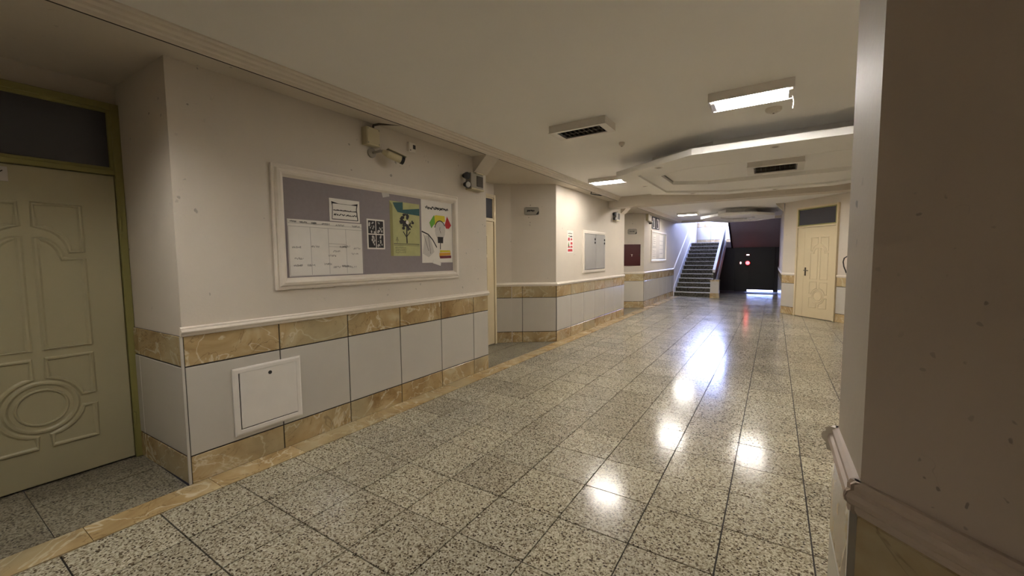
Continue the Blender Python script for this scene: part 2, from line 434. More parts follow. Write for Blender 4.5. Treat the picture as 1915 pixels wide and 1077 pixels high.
for a, b in zip(ys, ys[1:]):
    bb = min(b, 16.35)-.003
    MB().add([(XW+.012, a, -.010), (-2.998, a, -.010), (-2.998, bb, -.010), (XW+.012, bb, -.010), (XW+.012, a, .0015), (-2.998, a, .0015), (-2.998, bb, .0015), (XW+.012, bb, .0015)],
             [(4, 5, 6, 7), (0, 1, 5, 4), (1, 2, 6, 5), (2, 3, 7, 6), (3, 0, 4, 7)]).build('border_tile', 'marble_floor', fl)
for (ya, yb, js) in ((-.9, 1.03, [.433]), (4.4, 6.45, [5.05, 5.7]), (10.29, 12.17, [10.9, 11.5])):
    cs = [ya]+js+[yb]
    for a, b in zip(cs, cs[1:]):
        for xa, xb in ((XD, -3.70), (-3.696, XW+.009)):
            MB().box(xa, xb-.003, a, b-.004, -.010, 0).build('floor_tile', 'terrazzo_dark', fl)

# ceiling: main slab, lower strip over the alcoves, cornice, beam, corbels
XC = -3.0
ce = MB().box(XC, 2.6, -3.2, 16.4, CEIL, CEIL+.15).build('ceiling', 'ceiling'); tag(ce, 'flat cream painted ceiling of the hall', 'ceiling', None, 'structure')
so = MB().box(-4.35, XC, -3.2, 16.4, SOF, CEIL+.15).build('ceiling_strip', 'plaster'); tag(so, 'lower plaster ceiling strip over the door alcoves', 'ceiling', None, 'structure')
prof = [(0, SOF-.006), (.016, SOF-.006), (.020, SOF+.012), (.034, SOF+.020), (.036, SOF+.036), (.052, SOF+.048), (.054, SOF+.062), (.075, SOF+.070), (.075, CEIL), (0, CEIL)]
def cornice(name, y0, y1, label):
    v = [(XC+a, y0, z) for a, z in prof]+[(XC+a, y1, z) for a, z in prof]; n = len(prof)
    o = MB().add(v, [tuple(range(n)), tuple(range(n, 2*n))[::-1]]+[(i, n+i, n+(i+1) % n, (i+1) % n) for i in range(n)]).build(name, 'moulding')
    tag(o, label, 'cornice', None, 'structure')
cornice('trim_1', -3, 9.10, 'stepped plaster cornice running along the near ceiling edge')
cornice('trim_2', 9.42, 16.38, 'stepped plaster cornice beyond the ceiling beam')
bm = MB().box(XW+.005, 2.36, 9.10, 9.42, 2.60, CEIL+.01).build('ceiling_beam', 'plaster'); tag(bm, 'downstand plaster beam crossing the ceiling', 'beam', None, 'structure')
for nm, ya, yb in (('shade_strip_1', -3, 9.09), ('shade_strip_2', 9.43, 16.38)):
    tag(MB().box(XC-.016, XC+.001, ya, yb, SOF-.005, SOF+.01).build(nm, 'grout'), 'dark strip painted as a line of shade beside the cornice '+('before' if ya < 0 else 'beyond')+' the ceiling beam', 'joint', None, 'structure')  # dark strips paint the line of shade under the cornice edge
def corbel(y0, y1, x0=XW, x1=XC+.0, zb=2.56, flip=1, label=''):
    v = []
    for yy in (y0, y1):
        v += [(x0, yy, SOF), (x1, yy, SOF), (x0+.02*flip, yy, zb), (x0, yy, zb)]
    o = MB().add(v, [(0, 1, 2, 3), (7, 6, 5, 4), (0, 4, 5, 1), (1, 5, 6, 2), (2, 6, 7, 3), (3, 7, 4, 0)]).build('corbel', 'plaster')
    tag(o, label, 'corbel', None, 'structure')
corbel(4.13, 4.40, label='small slanting plaster corbel above the emergency light by the alcove')
corbel(9.98, 10.28, label='small slanting plaster corbel at the end of the cabinet wall')
v = []
for yy in (12.66, 12.86):
    v += [(.165, yy, CEIL), (-.02, yy, CEIL), (.15, yy, 2.62), (.165, yy, 2.62)]
tag(MB().add(v, [(0, 1, 2, 3), (7, 6, 5, 4), (0, 4, 5, 1), (1, 5, 6, 2), (2, 6, 7, 3), (3, 7, 4, 0)]).build('corbel', 'plaster'),
    'small slanting plaster corbel at the top of the slanting wall', 'corbel', None, 'structure')

# ------------------------------------------------------------------ floating octagonal ceiling panels
def octo(cx, cy, hx, hy, fx, fy):
    return [(cx-fx, cy-hy), (cx+fx, cy-hy), (cx+hx, cy-fy), (cx+hx, cy+fy), (cx+fx, cy+hy), (cx-fx, cy+hy), (cx-hx, cy+fy), (cx-hx, cy-fy)]
def panel(cx, cy, hx, hy, fx, fy, label, z=2.60, lights=True):
    t = thing('ceiling_panel', label, 'ceiling panel', (cx, cy, z))
    o0 = octo(0, 0, hx, hy, fx, fy); o1 = octo(0, 0, hx-.27, hy-.27, fx-.1, fy-.1); o2 = octo(0, -.12, hx-.5, .68, fx+.12, .42) if lights else octo(0, 0, hx-.5, hy-.5, fx-.2, fy-.2)
    o3 = octo(0, 0, hx-.45, hy-.45, fx-.16, fy-.16); o4 = octo(0, 0, hx-.5, hy-.5, fx-.2, fy-.2)
    MB().ring(o0, o1, 0, .07).build('rim', 'ceiling', t)
    MB().ring(octo(0, 0, hx-.25, hy-.25, fx-.09, fy-.09), (octo(0, -.12, hx-.48, .70, fx+.13, .435) if lights else octo(0, 0, hx-.48, hy-.48, fx-.19, fy-.19)), .03, .066).build('inner_step', 'ceiling', t)
    MB().prism(octo(0, -.12 if lights else 0, hx-.46, .72 if lights else hy-.46, fx+.14 if lights else fx-.18, .45 if lights else fy-.18), .082, .12).build('centre_plate', 'ceiling', t)
    MB().ring(octo(0, -.12 if lights else 0, hx-.44, .74 if lights else hy-.44, fx+.15 if lights else fx-.17, .46 if lights else fy-.17), o2, .028, .085).build('step_edge', 'ceiling', t)
    MB().ring(o3, o4, .066, CEIL-z).build('hanger', 'ceiling', t)
    if lights:
        ax, ay = (hx+fx)/2-.09, (hy+fy)/2-.09
        for lx, ly in ((0, -hy+.13), (0, hy-.13), (-hx+.13, 0), (hx-.13, 0), (-ax, -ay), (ax, -ay), (-ax, ay), (ax, ay)):
            d = MB().lathe([(.030, -.004), (.046, -.004), (.050, .0), (.050, .004), (.03, .004)], (lx, ly, 0), n=16).build('downlight', 'white_plastic', t, True)
            MB().lathe([(.001, -.0045), (.029, -.0045), (.030, 0)], (lx, ly, 0), n=16).build('lens', 'lens_off', d)
    return t
panel(-.03, 6.68, 1.87, 1.72, .78, .99, 'large floating octagonal ceiling panel with recessed centre and rim downlights')
panel(-.98, 14.25, .95, 1.35, .40, .55, 'smaller floating octagonal ceiling panel before the stairs', 2.62, False)

# ------------------------------------------------------------------ ceiling lights
def fixture(loc, lit, label, group=None, top=CEIL, open_end=False, tube='tube_soft', louver=False):
    t = thing('ceiling_light', label, 'ceiling light', (loc[0], loc[1], top), 0, group)
    L, W, H = .60, .30, .07
    b = MB().box(-L/2, L/2, -W/2, W/2, -.012, 0)
    b.box(-L/2, L/2, -W/2, -W/2+.012, -H, -.012).box(-L/2, L/2, W/2-.012, W/2, -H, -.012)
    b.box(-L/2, -L/2+.012, -W/2+.012, W/2-.012, -H, -.012).box(L/2-.012, L/2, -W/2+.012, W/2-.012, -H, -.012)
    b.build('housing', 'frame_white', t)
    if not lit or louver:
        f = MB(); x0, x1, y0, y1 = -L/2-.005, L/2+.005, -W/2-.005, W/2+.005
        f.ring([(x0, y0), (x1, y0), (x1, y1), (x0, y1)], [(x0+.075, y0+.04), (x1-.075, y0+.04), (x1-.075, y1-.04), (x0+.075, y1-.04)], -H-.006, -H)
        f.build('bezel', 'frame_white', t)
        for yy in (-.055, .055): MB().cyl((-L/2+.02, yy, -.035), (L/2-.02, yy, -.035), .013, n=12).build('tube', tube if lit else 'tube_off', t, True)
        for k in range(9):
            x = -.2+.05*k
            MB().add([(x-.004, -.1, -.045), (x+.004, -.1, -.045), (x+.001, -.1, -H), (x-.001, -.1, -H), (x-.004, .1, -.045), (x+.004, .1, -.045), (x+.001, .1, -H), (x-.001, .1, -H)],
                     [(0, 1, 2, 3), (7, 6, 5, 4), (0, 4, 5, 1), (1, 5, 6, 2), (2, 6, 7, 3), (3, 7, 4, 0)]).build('louver_blade', 'louver', t)
        for yy in (-.1, 0, .1): MB().box(-.215, .215, yy-.003, yy+.003, -H, -.03).build('louver_rail', 'louver', t)
        MB().box(-.215, .215, -.1, .1, (-.030 if not lit else -.016), (-.026 if not lit else -.0125)).build('reflector', 'louver', t)
    else:
        for yy in (-.075, 0, .075):
            MB().cyl((-.255, yy, -H+.018), (.255, yy, -H+.018), .019, n=12).build('tube', tube, t, True)
        for x in (-.285, .262): MB().bbox(x, x+.03, -.10, .10, -H-.006, -H+.045, .004).build('lamp_holder', 'frame_white', t)
        if open_end:
            MB().tube([(.29, .05, -H), (.30, .06, -H-.05), (.295, .065, -H-.10)], .003).build('loose_clip', 'frame_white', t)
    return t
fixture((-1.70, 4.0), False, 'unlit ceiling light with dark louver beside the smoke detector')
fixture((-.21, 4.0), True, 'glaring lit ceiling light with bare tubes and a loose clip', open_end=True, tube='tube_on')
fixture((-2.45, 6.9), True, 'lit ceiling light between the cornice and the octagonal panel')
fixture((-.03, 6.24), False, 'unlit ceiling light hanging tilted under the octagonal panel', top=2.652).rotation_euler = (math.radians(-9), 0, 0)
fixture((-2.42, .12), True, 'lit louvered ceiling light over the near alcove', tube='tube_dim', louver=True)
fixture((-1.93, 9.95), True, 'lit ceiling light just behind the beam towards the red hose box')
fixture((-.34, 9.95), True, 'lit ceiling light just behind the beam towards the slanting wall')
fixture((-2.30, 13.65), True, 'lit ceiling light by the smaller octagonal panel before the stairs')

def smoke(loc, label, r=.05):
    t = thing('smoke_detector', label, 'smoke detector', loc)
    MB().lathe([(.001, -.045), (r*.45, -.045), (r*.55, -.036), (r*.9, -.03), (r, -.018), (r, 0)], (0, 0, 0)).build('body', 'white_plastic', t, True)
    MB().lathe([(.001, -.048), (.008, -.048), (.008, -.044)], (0, 0, 0), n=10).build('indicator', 'dark_metal', t)
smoke((-1.56, 4.86, CEIL), 'tiny round white detector on the bare ceiling near the louvered light', .035)
smoke((-.05, 4.55, CEIL), 'round white smoke detector in front of the octagonal panel edge', .065)

# ------------------------------------------------------------------ doors
def moulded_leaf(parent, x0, x1, z0, z1, mat, y=0.0):
    """door skin with raised mouldings: arch panels above, a round medallion below"""
    MB().bbox(x0, x1, y-.030, y, z0, z1, .003).build('leaf', mat, parent)
    cx = (x0+x1)/2; wd = x1-x0; H = z1-z0
    yy = y-.030
    def ridge(name, pts, closed=True, r=.011):
        v = []; f = []; n = len(pts)
        for i, (px, pz) in enumerate(pts):
            if closed: a, b = pts[i-1], pts[(i+1) % n]
            else: a, b = pts[max(i-1, 0)], pts[min(i+1, n-1)]
            dx, dz = b[0]-a[0], b[1]-a[1]; l = math.hypot(dx, dz) or 1; nx, nz = -dz/l, dx/l
            v += [(px+nx*r*1.5, yy, pz+nz*r*1.5), (px+nx*r*.5, yy-.009, pz+nz*r*.5), (px-nx*r*.5, yy-.009, pz-nz*r*.5), (px-nx*r*1.5, yy, pz-nz*r*1.5)]
        for i in range(n if closed else n-1):
            j = (i+1) % n
            f += [(i*4+k, i*4+k+1, j*4+k+1, j*4+k) for k in range(3)]
        if not closed: f += [(0, 1, 2, 3), tuple((n-1)*4+k for k in (3, 2, 1, 0))]
        MB().add(v, f).build(name, mat, parent)
    k = H/2.1
    zc = z0+.515*k; R = .165*wd/.9
    hw = .255*wd/.9; gp = .035
    # medallion and the four small panels around it
    ridge('medallion', [(cx+R*math.cos(a*math.pi/14), zc+R*math.sin(a*math.pi/14)) for a in range(28)])
    ridge('medallion', [(cx+R*.72*math.cos(a*math.pi/14), zc+R*.72*math.sin(a*math.pi/14)) for a in range(28)], True, .006)
    for s in (-1, 1):
        ri = R+.035
        def arc(a0, a1, n=7): return [(cx+s*ri*math.cos(a0+(a1-a0)*i/(n-1)), zc+ri*math.sin(a0+(a1-a0)*i/(n-1))) for i in range(n)]
        a0 = math.asin(min(.9, .042/ri)); a1 = math.acos(min(.9, gp/ri))
        ridge('lower_panel', arc(a0, a1)+[(cx+s*gp, z0+.835*k), (cx+s*hw, z0+.835*k), (cx+s*hw, zc+.042)])
        ridge('lower_panel', arc(-a0, -a1)+[(cx+s*gp, z0+.245*k), (cx+s*hw, z0+.245*k), (cx+s*hw, zc-.042)])
        # tall upper panels with an arched shoulder
        zt, zm, zb = z0+1.86*k, z0+1.50*k, z0+.90*k
        ra = .115*wd/.9
        sh = [(cx+s*gp+s*ra*(1-math.cos(t*math.pi/12)), zm+.06*k+ra*math.sin(t*math.pi/12)*1.0) for t in range(0, 7)]
        ridge('upper_panel', [(cx+s*gp, zb), (cx+s*gp, zm-.02*k)]+[(cx+s*gp+s*ra*math.sin(t*math.pi/12), zm+.12*k*(math.cos(0)-0)*0+ra*1.2*(math.cos(t*math.pi/12))) for t in range(0, 7)]+[(cx+s*hw, zm), (cx+s*hw, zb)])
        ridge('top_panel', [(cx+s*gp, zm+.215*k), (cx+s*gp, zt), (cx+s*hw, zt), (cx+s*hw, zm+.05*k), (cx+s*(gp+ra+.04), zm+.05*k)]+
              [(cx+s*gp+s*(ra+.04)*math.sin(t*math.pi/12), zm+.05*k+(ra+.05)*math.cos(t*math.pi/12)) for t in (5, 4, 3, 2, 1)])
def lever(parent, x, z, y, s=1, mat='dark_metal'):
    h = MB().bbox(x-.02, x+.02, y-.008, y, z-.10, z+.10, .004); h.cyl((x, y, z+.03), (x, y-.05, z+.03), .009)
    h.tube([(x, y-.048, z+.03), (x+s*.04, y-.052, z+.03), (x+s*.12, y-.046, z+.025)], .009)
    h.cyl((x, y, z-.06), (x, y-.012, z-.06), .010, n=10)
    return h.build('handle', mat, parent, True)
def door(name, label, loc, rz, x0, x1, zt, ztop, leafmat, framemat, fw_=.045, hs=None, glass='glass_dark', ornate=True, jamb=None):
    t = thing(name, label, 'door', loc, rz, None, 'structure')
    f = MB(); d = -.055
    f.bbox(x0-fw_, x0, d, 0, 0, ztop+fw_).bbox(x1, x1+fw_, d, 0, 0, ztop+fw_).bbox(x0, x1, d, 0, ztop, ztop+fw_).bbox(x0, x1, d, 0, zt, zt+.035)
    f.build('frame', framemat, t)
    moulded_leaf(t, x0+.004, x1-.004, .012, zt-.004, leafmat, -.008)
    MB().box(x0, x1, -.030, -.018, zt+.035, ztop).build('transom_pane', glass, t)
    fr = MB().frame(x0, x1, zt+.035, ztop, [(0, -.018), (0, -.042), (.018, -.042), (.022, -.030)]).build('transom_bead', framemat, t)
    if hs is not None: lever(t, x0+.06 if hs > 0 else x1-.06, 1.08, -.038, hs)
    return t
# near door: right edge at y = .985
d1 = door('door_1', 'cream moulded-panel door with olive frame and dark transom in the near alcove', (XD, 0, 0), HALF, .10, .985, 2.10, 2.56, 'door_cream', 'olive', .045, 1)
for z in (.30, 1.75): MB().cyl((.992, -.058, z-.05), (.992, -.058, z+.05), .008, n=10).build('hinge', 'olive', d1)
b = MB(); b.bbox(.375, .49, -.042, -.038, 1.985, 2.075, .002)
pl_ = b.build('door_plate', 'paper_grey', d1); MB().stroke([(.40, 2.03), (.42, 2.04), (.44, 2.025), (.47, 2.05)], .006, -.0426).build('print', 'ink', pl_)
door('door_2', 'cream door with narrow dark transom half hidden in the second alcove', (XD, 4.40, 0), HALF, .42, 1.335, 2.10, 2.50, 'door_far', 'door_far', .05)
door('door_4', 'cream door hidden in the alcove before the red hose box', (XD, 10.29, 0), HALF, .28, 1.18, 2.10, 2.50, 'door_far', 'olive', .05)
a45 = math.atan2(dW.y, dW.x)
d3 = thing('door_3', 'pale cream moulded-panel door with wide frame in the slanting wall', 'door', (A45.x, A45.y, 0), a45, None, 'structure')
f = MB(); f.bbox(.43, .475, -.05, 0, 0, 2.64).bbox(1.50, 1.535, -.05, 0, 0, 2.64).bbox(.475, 1.50, -.05, 0, 2.60, 2.64).bbox(.475, 1.50, -.05, 0, 2.15, 2.19)
f.build('frame', 'door_far', d3)
MB().frame(.475, 1.50, 2.19, 2.60, [(0, -.018), (0, -.046), (.022, -.046), (.026, -.030)]).build('transom_bead', 'olive', d3)
MB().bbox(.475, .68, -.030, 0, .012, 2.15, .003).build('fixed_leaf', 'door_far', d3)
moulded_leaf(d3, .686, 1.496, .012, 2.146, 'door_far', -.006)
lever(d3, .735, 1.10, -.036, 1)
MB().box(.475, 1.50, -.03, -.018, 2.19, 2.60).build('transom_pane', 'glass_dark', d3)

# ------------------------------------------------------------------ near wall: access hatch, notice board, papers
t = thing('access_hatch', 'white metal access hatch set into the tiled wall by the near corner', 'hatch', (XW, 0, 0), HALF)
MB().frame(1.316, 1.808, .222, .712, [(0, -.012), (0, -.022), (.012, -.026), (.036, -.026), (.04, -.020)]).build('frame', 'frame_white', t)
dd = MB().bbox(1.362, 1.782, -.024, -.012, .268, .690, .003).build('hatch_door', 'frame_white', t)
MB().cyl((1.571, -.024, .634), (1.571, -.0252, .634), .014, n=16).build('lock', 'black', dd)
MB().box(1.354, 1.790, -.014, -.012, .262, .700).build('shadow_gap', 'black', t)
t = thing('notice_board', 'large grey felt notice board in a white moulded frame on the near wall', 'notice board', (XW, 0, 0), HALF)
MB().frame(1.653, 3.80, 1.25, 2.212, [(0, 0), (0, -.022), (.012, -.026), (.020, -.020), (.026, -.020), (.034, -.040), (.055, -.046), (.072, -.036), (.086, -.014), (.092, -.008)]).build('frame', 'moulding', t)
MB().box(1.73, 3.72, -.009, 0, 1.33, 2.14).build('felt_panel', 'felt', t)
def sheet(name, label, cat, loc, rz, w, h, mat='paper', tilt=0, group=None):
    m = MB(); nx = 6
    v = []; f = []
    for i in range(nx+1):
        for k in range(2):
            bow = -.0012-.002*math.sin(i*1.3+k)*0
            v.append((w*i/nx, bow, h*k))
    for i in range(nx+1):
        for k in range(2): v.append((w*i/nx, 0, h*k))
    q = 2*(nx+1)
    for i in range(nx):
        f += [(2*i, 2*i+2, 2*i+3, 2*i+1), (q+2*i, q+2*i+1, q+2*i+3, q+2*i+2), (2*i, q+2*i, q+2*i+2, 2*i+2), (2*i+1, 2*i+3, q+2*i+3, q+2*i+1)]
    f += [(0, 1, q+1, q), (2*nx, q+2*nx, q+2*nx+1, 2*nx+1)]
    o = m.add(v, f).build(name, mat, None, loc=loc); o.rotation_euler = (0, tilt, rz)
    return tag(o, label, cat, group)
def scrawl(b, x0, x1, z, amp, wd, y, seed):
    """illegible cursive line"""
    r = random.Random(seed); x = x0
    while x < x1:
        l = r.uniform(.35, 1.0)*(x1-x0)*.16; n = 6; pts = []
        for i in range(n): pts.append((min(x+l*i/(n-1), x1), z+amp*(r.random()-.45)))
        b.stroke(pts, wd, y); x += l*1.18
YB = -.009-.0005
def on_board(yy, zz): return (XW-YB, yy, zz)
def P_board(name, label, cat, y0, z0, w, h, mat='paper', tilt=0): return sheet(name, label, cat, on_board(y0, z0), HALF, w, h, mat, tilt)
PY = -.0019
s = P_board('timetable_sheet', 'large white paper table with ruled columns on the grey notice board', 'paper', 1.762, 1.348, .684, .456)
b = MB()
for x in (.0, .185, .345, .515, .69): b.stroke([(max(x, .003), .40), (max(min(x, .689), .003)+.004, .01)], .003, PY)
for z in (.40, .425, .005): b.stroke([(.005, z), (.687, z-.004)], .003, PY)
b.stroke([(.345, .27), (.515, .265)], .003, PY); b.stroke([(.345, .245), (.515, .24)], .0025, PY)
b.build('ruled_lines', 'pencil', s)
b = MB()
for k, (xa, xb) in enumerate(((.02, .07), (.1, .16), (.20, .24), (.29, .36), (.42, .5), (.58, .66))): scrawl(b, xa, xb, .437-.006*k*.3, .016, .005, PY, k)
r = random.Random(5)
for k in range(16):
    x = r.uniform(.03, .6); z = r.uniform(.04, .26); scrawl(b, x, x+.07, z, .02, .0025, PY, 30+k)
b.build('writing', 'pencil', s)
s = P_board('certificate', 'small white certificate with black scroll border above the paper table', 'paper', 2.128, 1.812, .302, .195)
b = MB(); W_, H_ = .302, .195
b.flat([(.022, .168), (.10, .152), (.032, .150), (.030, .12)], PY).flat([(W_-.022, .168), (W_-.10, .152), (W_-.032, .150), (W_-.030, .12)], PY)
b.stroke([(.022, .168), (.030, .12), (.022, .018)], .006, PY); b.stroke([(W_-.022, .168), (W_-.034, .12), (W_-.022, .018)], .009, PY)
b.stroke([(.022, .018), (W_-.022, .018)], .006, PY); b.stroke([(.03, .154), (W_-.03, .152)], .003, PY)
b.stroke([(.035, .095), (W_-.035, .095)], .006, PY); scrawl(b, .04, .26, .096, .012, .005, PY, 3); scrawl(b, .04, .265, .058, .018, .007, PY, 9)
b.build('printed_border', 'ink', s)
s = P_board('photo_sheet', 'white sheet with four dark printed photographs on the notice board', 'paper', 2.504, 1.577, .205, .283)
for ix in (0, 1):
    for iz in (0, 1):
        x0, z0 = .014+ix*.092, .014+iz*.132
        o = MB().flat([(x0, z0), (x0+.084, z0), (x0+.084, z0+.122), (x0, z0+.122)], PY).build('photo_print', 'ink', s)
        b = MB(); r = random.Random(ix*7+iz)
        for k in range(12):
            cx_, cz_ = x0+r.uniform(.01, .074), z0+r.uniform(.012, .11); q = r.uniform(.004, .011)
            b.flat([(cx_+q*math.cos(a)*r.uniform(.6, 1.2), cz_+q*1.4*math.sin(a)) for a in [i*math.pi/3 for i in range(6)]], PY-.0004)
        b.build('photo_highlights', 'paper_grey', o)
s = P_board('tree_poster', 'pale green poster with a dark tree silhouette and teal sky', 'poster', 2.780, 1.513, .400, .545, 'green_poster')
PW, PH = .40, .545
b = MB().flat([(.04, .53), (.17, .545), (.17, .47), (.40, .50), (.40, .425), (.26, .43), (.10, .44), (.06, .49)], PY); b.build('sky_print', 'teal', s)
b = MB(); r = random.Random(11)
for k in range(46):
    a = r.uniform(0, 6.28); q = r.uniform(0, 1)**.5
    cx_, cz_ = .215+math.cos(a)*q*.085, .345+math.sin(a)*q*.085; e = r.uniform(.010, .022)
    b.flat([(cx_+e*math.cos(i), cz_+e*math.sin(i)*.8) for i in [j*1.047+r.uniform(-.3, .3) for j in range(6)]], PY-.00002*k)
b.stroke([(.215, .13), (.212, .20), (.218, .30)], .016, PY-.0012); b.stroke([(.213, .19), (.165, .25)], .010, PY-.0012); b.stroke([(.215, .20), (.262, .25)], .009, PY-.0012)
b.stroke([(.085, .13), (.085, .17)], .004, PY); b.stroke([(.07, .15), (.085, .19), (.10, .15)], .004, PY)
b.build('tree_print', 'ink', s)
b = MB(); b.flat([(.225+.02*math.cos(i*.628), .345+.02*math.sin(i*.628)) for i in range(10)], PY-.0018); b.build('flower_print', 'paper', s)
b = MB().stroke([(.04, .122), (.39, .122)], .006, PY).stroke([(.04, .108), (.39, .108)], .003, PY)
for z in (.085, .068, .051, .034): scrawl(b, .06, .20, z, .008, .003, PY, int(z*1000))
b.build('writing', 'ink', s)
b = MB().flat([(.0, .0), (.035, 0), (.035, .50), (.0, .54)], PY+.0002).flat([(.012, .012), (.035, .012), (.035, .035), (.012, .035)], PY); b.build('margin_print', 'olive', s)
s = P_board('balloon_poster', 'white poster with yellow green and red shapes around a round face beside the frame', 'poster', 3.207, 1.438, .495, .682, 'paper')
b = MB(); scrawl(b, .06, .43, .60, .035, .010, PY, 21); scrawl(b, .08, .40, .605, .03, .008, PY, 23); b.build('writing', 'ink', s)
MB().flat([(.20, .42), (.38, .47), (.37, .53), (.22, .53), (.15, .47)], PY).build('yellow_shape', 'yellow', s)
MB().flat([(.12, .44), (.17, .50), (.20, .53), (.21, .44), (.15, .38)], PY-.0002).build('green_shape', 'green', s)
MB().flat([(.37, .43), (.41, .53), (.48, .43), (.44, .39), (.39, .39)], PY-.0002).build('red_shape', 'red', s)
b = MB().flat([(.29+.085*math.cos(i*.393), .36+.105*math.sin(i*.393)) for i in range(16)], PY-.0004); b.build('clock_face', 'paper_grey', s)
b = MB().stroke([(.29+.09*math.cos(a), .36+.11*math.sin(a)) for a in [i*.26 for i in range(2, 12)]], .012, PY-.0006)
b.flat([(.25, .22), (.335, .22), (.34, .29), (.245, .29)], PY-.0006); b.stroke([(.292, .22), (.288, .15)], .012, PY-.0006)
b.stroke([(.0, .34), (.10, .31), (.17, .25), (.23, .17)], .014, PY-.0006); b.stroke([(.03, .31), (.10, .13)], .005, PY-.0006); b.stroke([(.10, .30), (.13, .10)], .005, PY-.0006)
b.stroke([(.28, .36), (.29, .40)], .006, PY-.0008); b.stroke([(.29, .36), (.30, .33)], .006, PY-.0008)
b.build('drawing', 'ink', s)
b = MB().flat([(.01, .10), (.05, .30), (.12, .30), (.19, .12), (.10, .06)], PY-.0001); b.build('grey_shape', 'paper_grey', s)
MB().flat([(.27, .075), (.46, .085), (.46, .115), (.27, .11)], PY-.0004).build('book_print', 'orange', s)
MB().flat([(.28, .115), (.46, .12), (.45, .14), (.28, .14)], PY-.0004).build('book_print', 'yellow', s)
MB().flat([(.28, .045), (.47, .05), (.47, .08), (.27, .075)], PY-.0004).build('book_print', 'maroon', s)
o = sheet('paper_scrap', 'torn white scrap of paper at the top edge of the notice board', 'paper', on_board(2.70, 2.075), HALF, .085, .045, 'paper_grey', -.25)
o = sheet('paper_flap', 'curled white paper corner at the foot of the coloured poster', 'paper', (XW+.018, 3.36, 1.432), HALF, .13, .035, 'paper', .25)

# cctv camera with its junction box, alarm sensor, emergency light
def junction_box(loc, rz, label, s=.15, cable=True):
    t = thing('junction_box', label, 'junction box', loc, rz)
    MB().bbox(-s/2, s/2, -.075, 0, 0, s*1.05, .008).build('box', 'cream_plastic', t)
    for x, z in ((-.4, .1), (.4, .1), (-.4, .95), (.4, .95)): MB().cyl((x*s, -.075, z*s), (x*s, -.078, z*s), .006, n=8).build('screw', 'grey_plastic', t)
    if cable:
        MB().tube([(.02, -.045, s*1.05), (.02, -.05, s*1.05+.03), (.08, -.06, s*1.05+.055), (.17, -.12, s*1.05+.068), (.24, -.17, s*1.05+.072)], .011).build('cable', 'dark_metal', t, True)
    return t
junction_box((XW, 2.565, 2.53), HALF, 'cream junction box with a dark cable above the notice board')
def bullet_camera(loc, rz, label, yaw=.35, mat='cream_plastic'):
    """wall bracket at the origin, body pointing along local +x and a little outward and down"""
    t = thing('security_camera', label, 'camera', loc, rz)
    MB().lathe([(.045, 0), (.045, -.016), (.030, -.026), (.001, -.026)], (0, 0, 0), 'y').build('mount', 'grey_plastic', t, True)
    MB().tube([(0, -.02, 0), (.005, -.06, 0), (.03, -.095, .012), (.07, -.11, .006)], .013).build('arm', 'grey_plastic', t, True)
    d = Vector((math.cos(yaw), -math.sin(yaw), -.30)).normalized(); p = Vector((.06, -.11, .004))
    b_ = MB().cyl(p-d*.02, p+d*.03, .018, .034, 18).cyl(p+d*.03, p+d*.165, .035, .035, 18)
    b_.build('body', mat, t, True)
    MB().cyl(p+d*.165, p+d*.196, .037, .037, 18).build('hood', 'black', t, True)
    MB().cyl(p+d*.1962, p+d*.199, .022, .022, 14).build('lens', 'steel', t, True)
    u_ = Vector((0, 0, 1)); s_ = d.cross(u_).normalized(); n_ = s_.cross(d)
    q0, q1 = p+d*.02+n_*.040, p+d*.205+n_*.040
    MB().add([q0-s_*.034, q0+s_*.034, q1+s_*.034, q1-s_*.034, q0-s_*.034+n_*.005, q0+s_*.034+n_*.005, q1+s_*.034+n_*.005, q1-s_*.034+n_*.005],
             [(0, 1, 2, 3), (4, 7, 6, 5), (0, 4, 5, 1), (1, 5, 6, 2), (2, 6, 7, 3), (3, 7, 4, 0)]).build('sun_shield', mat, t)
bullet_camera((XW, 2.59, 2.475), HALF, 'small bullet security camera with black front above the notice board')
t = thing('alarm_sensor', 'small square white sensor with a dark window on the near wall', 'sensor', (XW, 3.085, 2.585), HALF)
MB().bbox(-.045, .045, -.035, 0, 0, .095, .006).build('body', 'white_plastic', t); MB().box(.004, .040, -.0365, -.030, .03, .072).build('window', 'black', t)
MB().cyl((-.03, -.035, .012), (-.03, -.037, .012), .006, n=8).build('screw', 'dark_metal', t)
def emergency_light(loc, label, heads=True):
    t = thing('emergency_light', label, 'emergency light', loc, HALF)
    MB().bbox(0, .25, -.085, 0, 0, .19, .006).build('box', 'grey_plastic', t)
    MB().bbox(.11, .24, -.090, -.08, .035, .165, .004).build('front_plate', 'dark_metal', t)
    MB().bbox(-.004, .254, -.094, 0, -.012, .010, .004).build('bottom_lip', 'cream_plastic', t)
    MB().bbox(.10, .25, -.09, 0, .19, .205, .004).build('top_cap', 'cream_plastic', t)
    for (hx, hy, hz) in (((-.075, -.06, .140), (-.07, -.07, .035)) if heads else ()):
        h = MB(); d = Vector((-.25, -1, -.15)).normalized(); c_ = Vector((hx, hy, hz))
        h.cyl(c_+d*-.035, c_+d*.02, .026, .042, 16).cyl(c_+d*.02, c_+d*.034, .043, .043, 16)
        h = h.build('lamp_head', 'black', t, True)
        MB().cyl(c_+d*.0342, c_+d*.037, .034, .030, 16).build('lamp_lens', 'steel' if hz < .1 else 'black', h, True)
        MB().tube([c_-d*.02, (0.0, -.05, hz+.0)], .010).build('swivel', 'black', t, True)
    return t
emergency_light((XW, 3.985, 2.335), 'grey emergency light box with two black lamp heads at the wall corner')
emergency_light((XW, 9.42, 2.345), 'pale emergency light box at the far end of the cabinet wall', True)
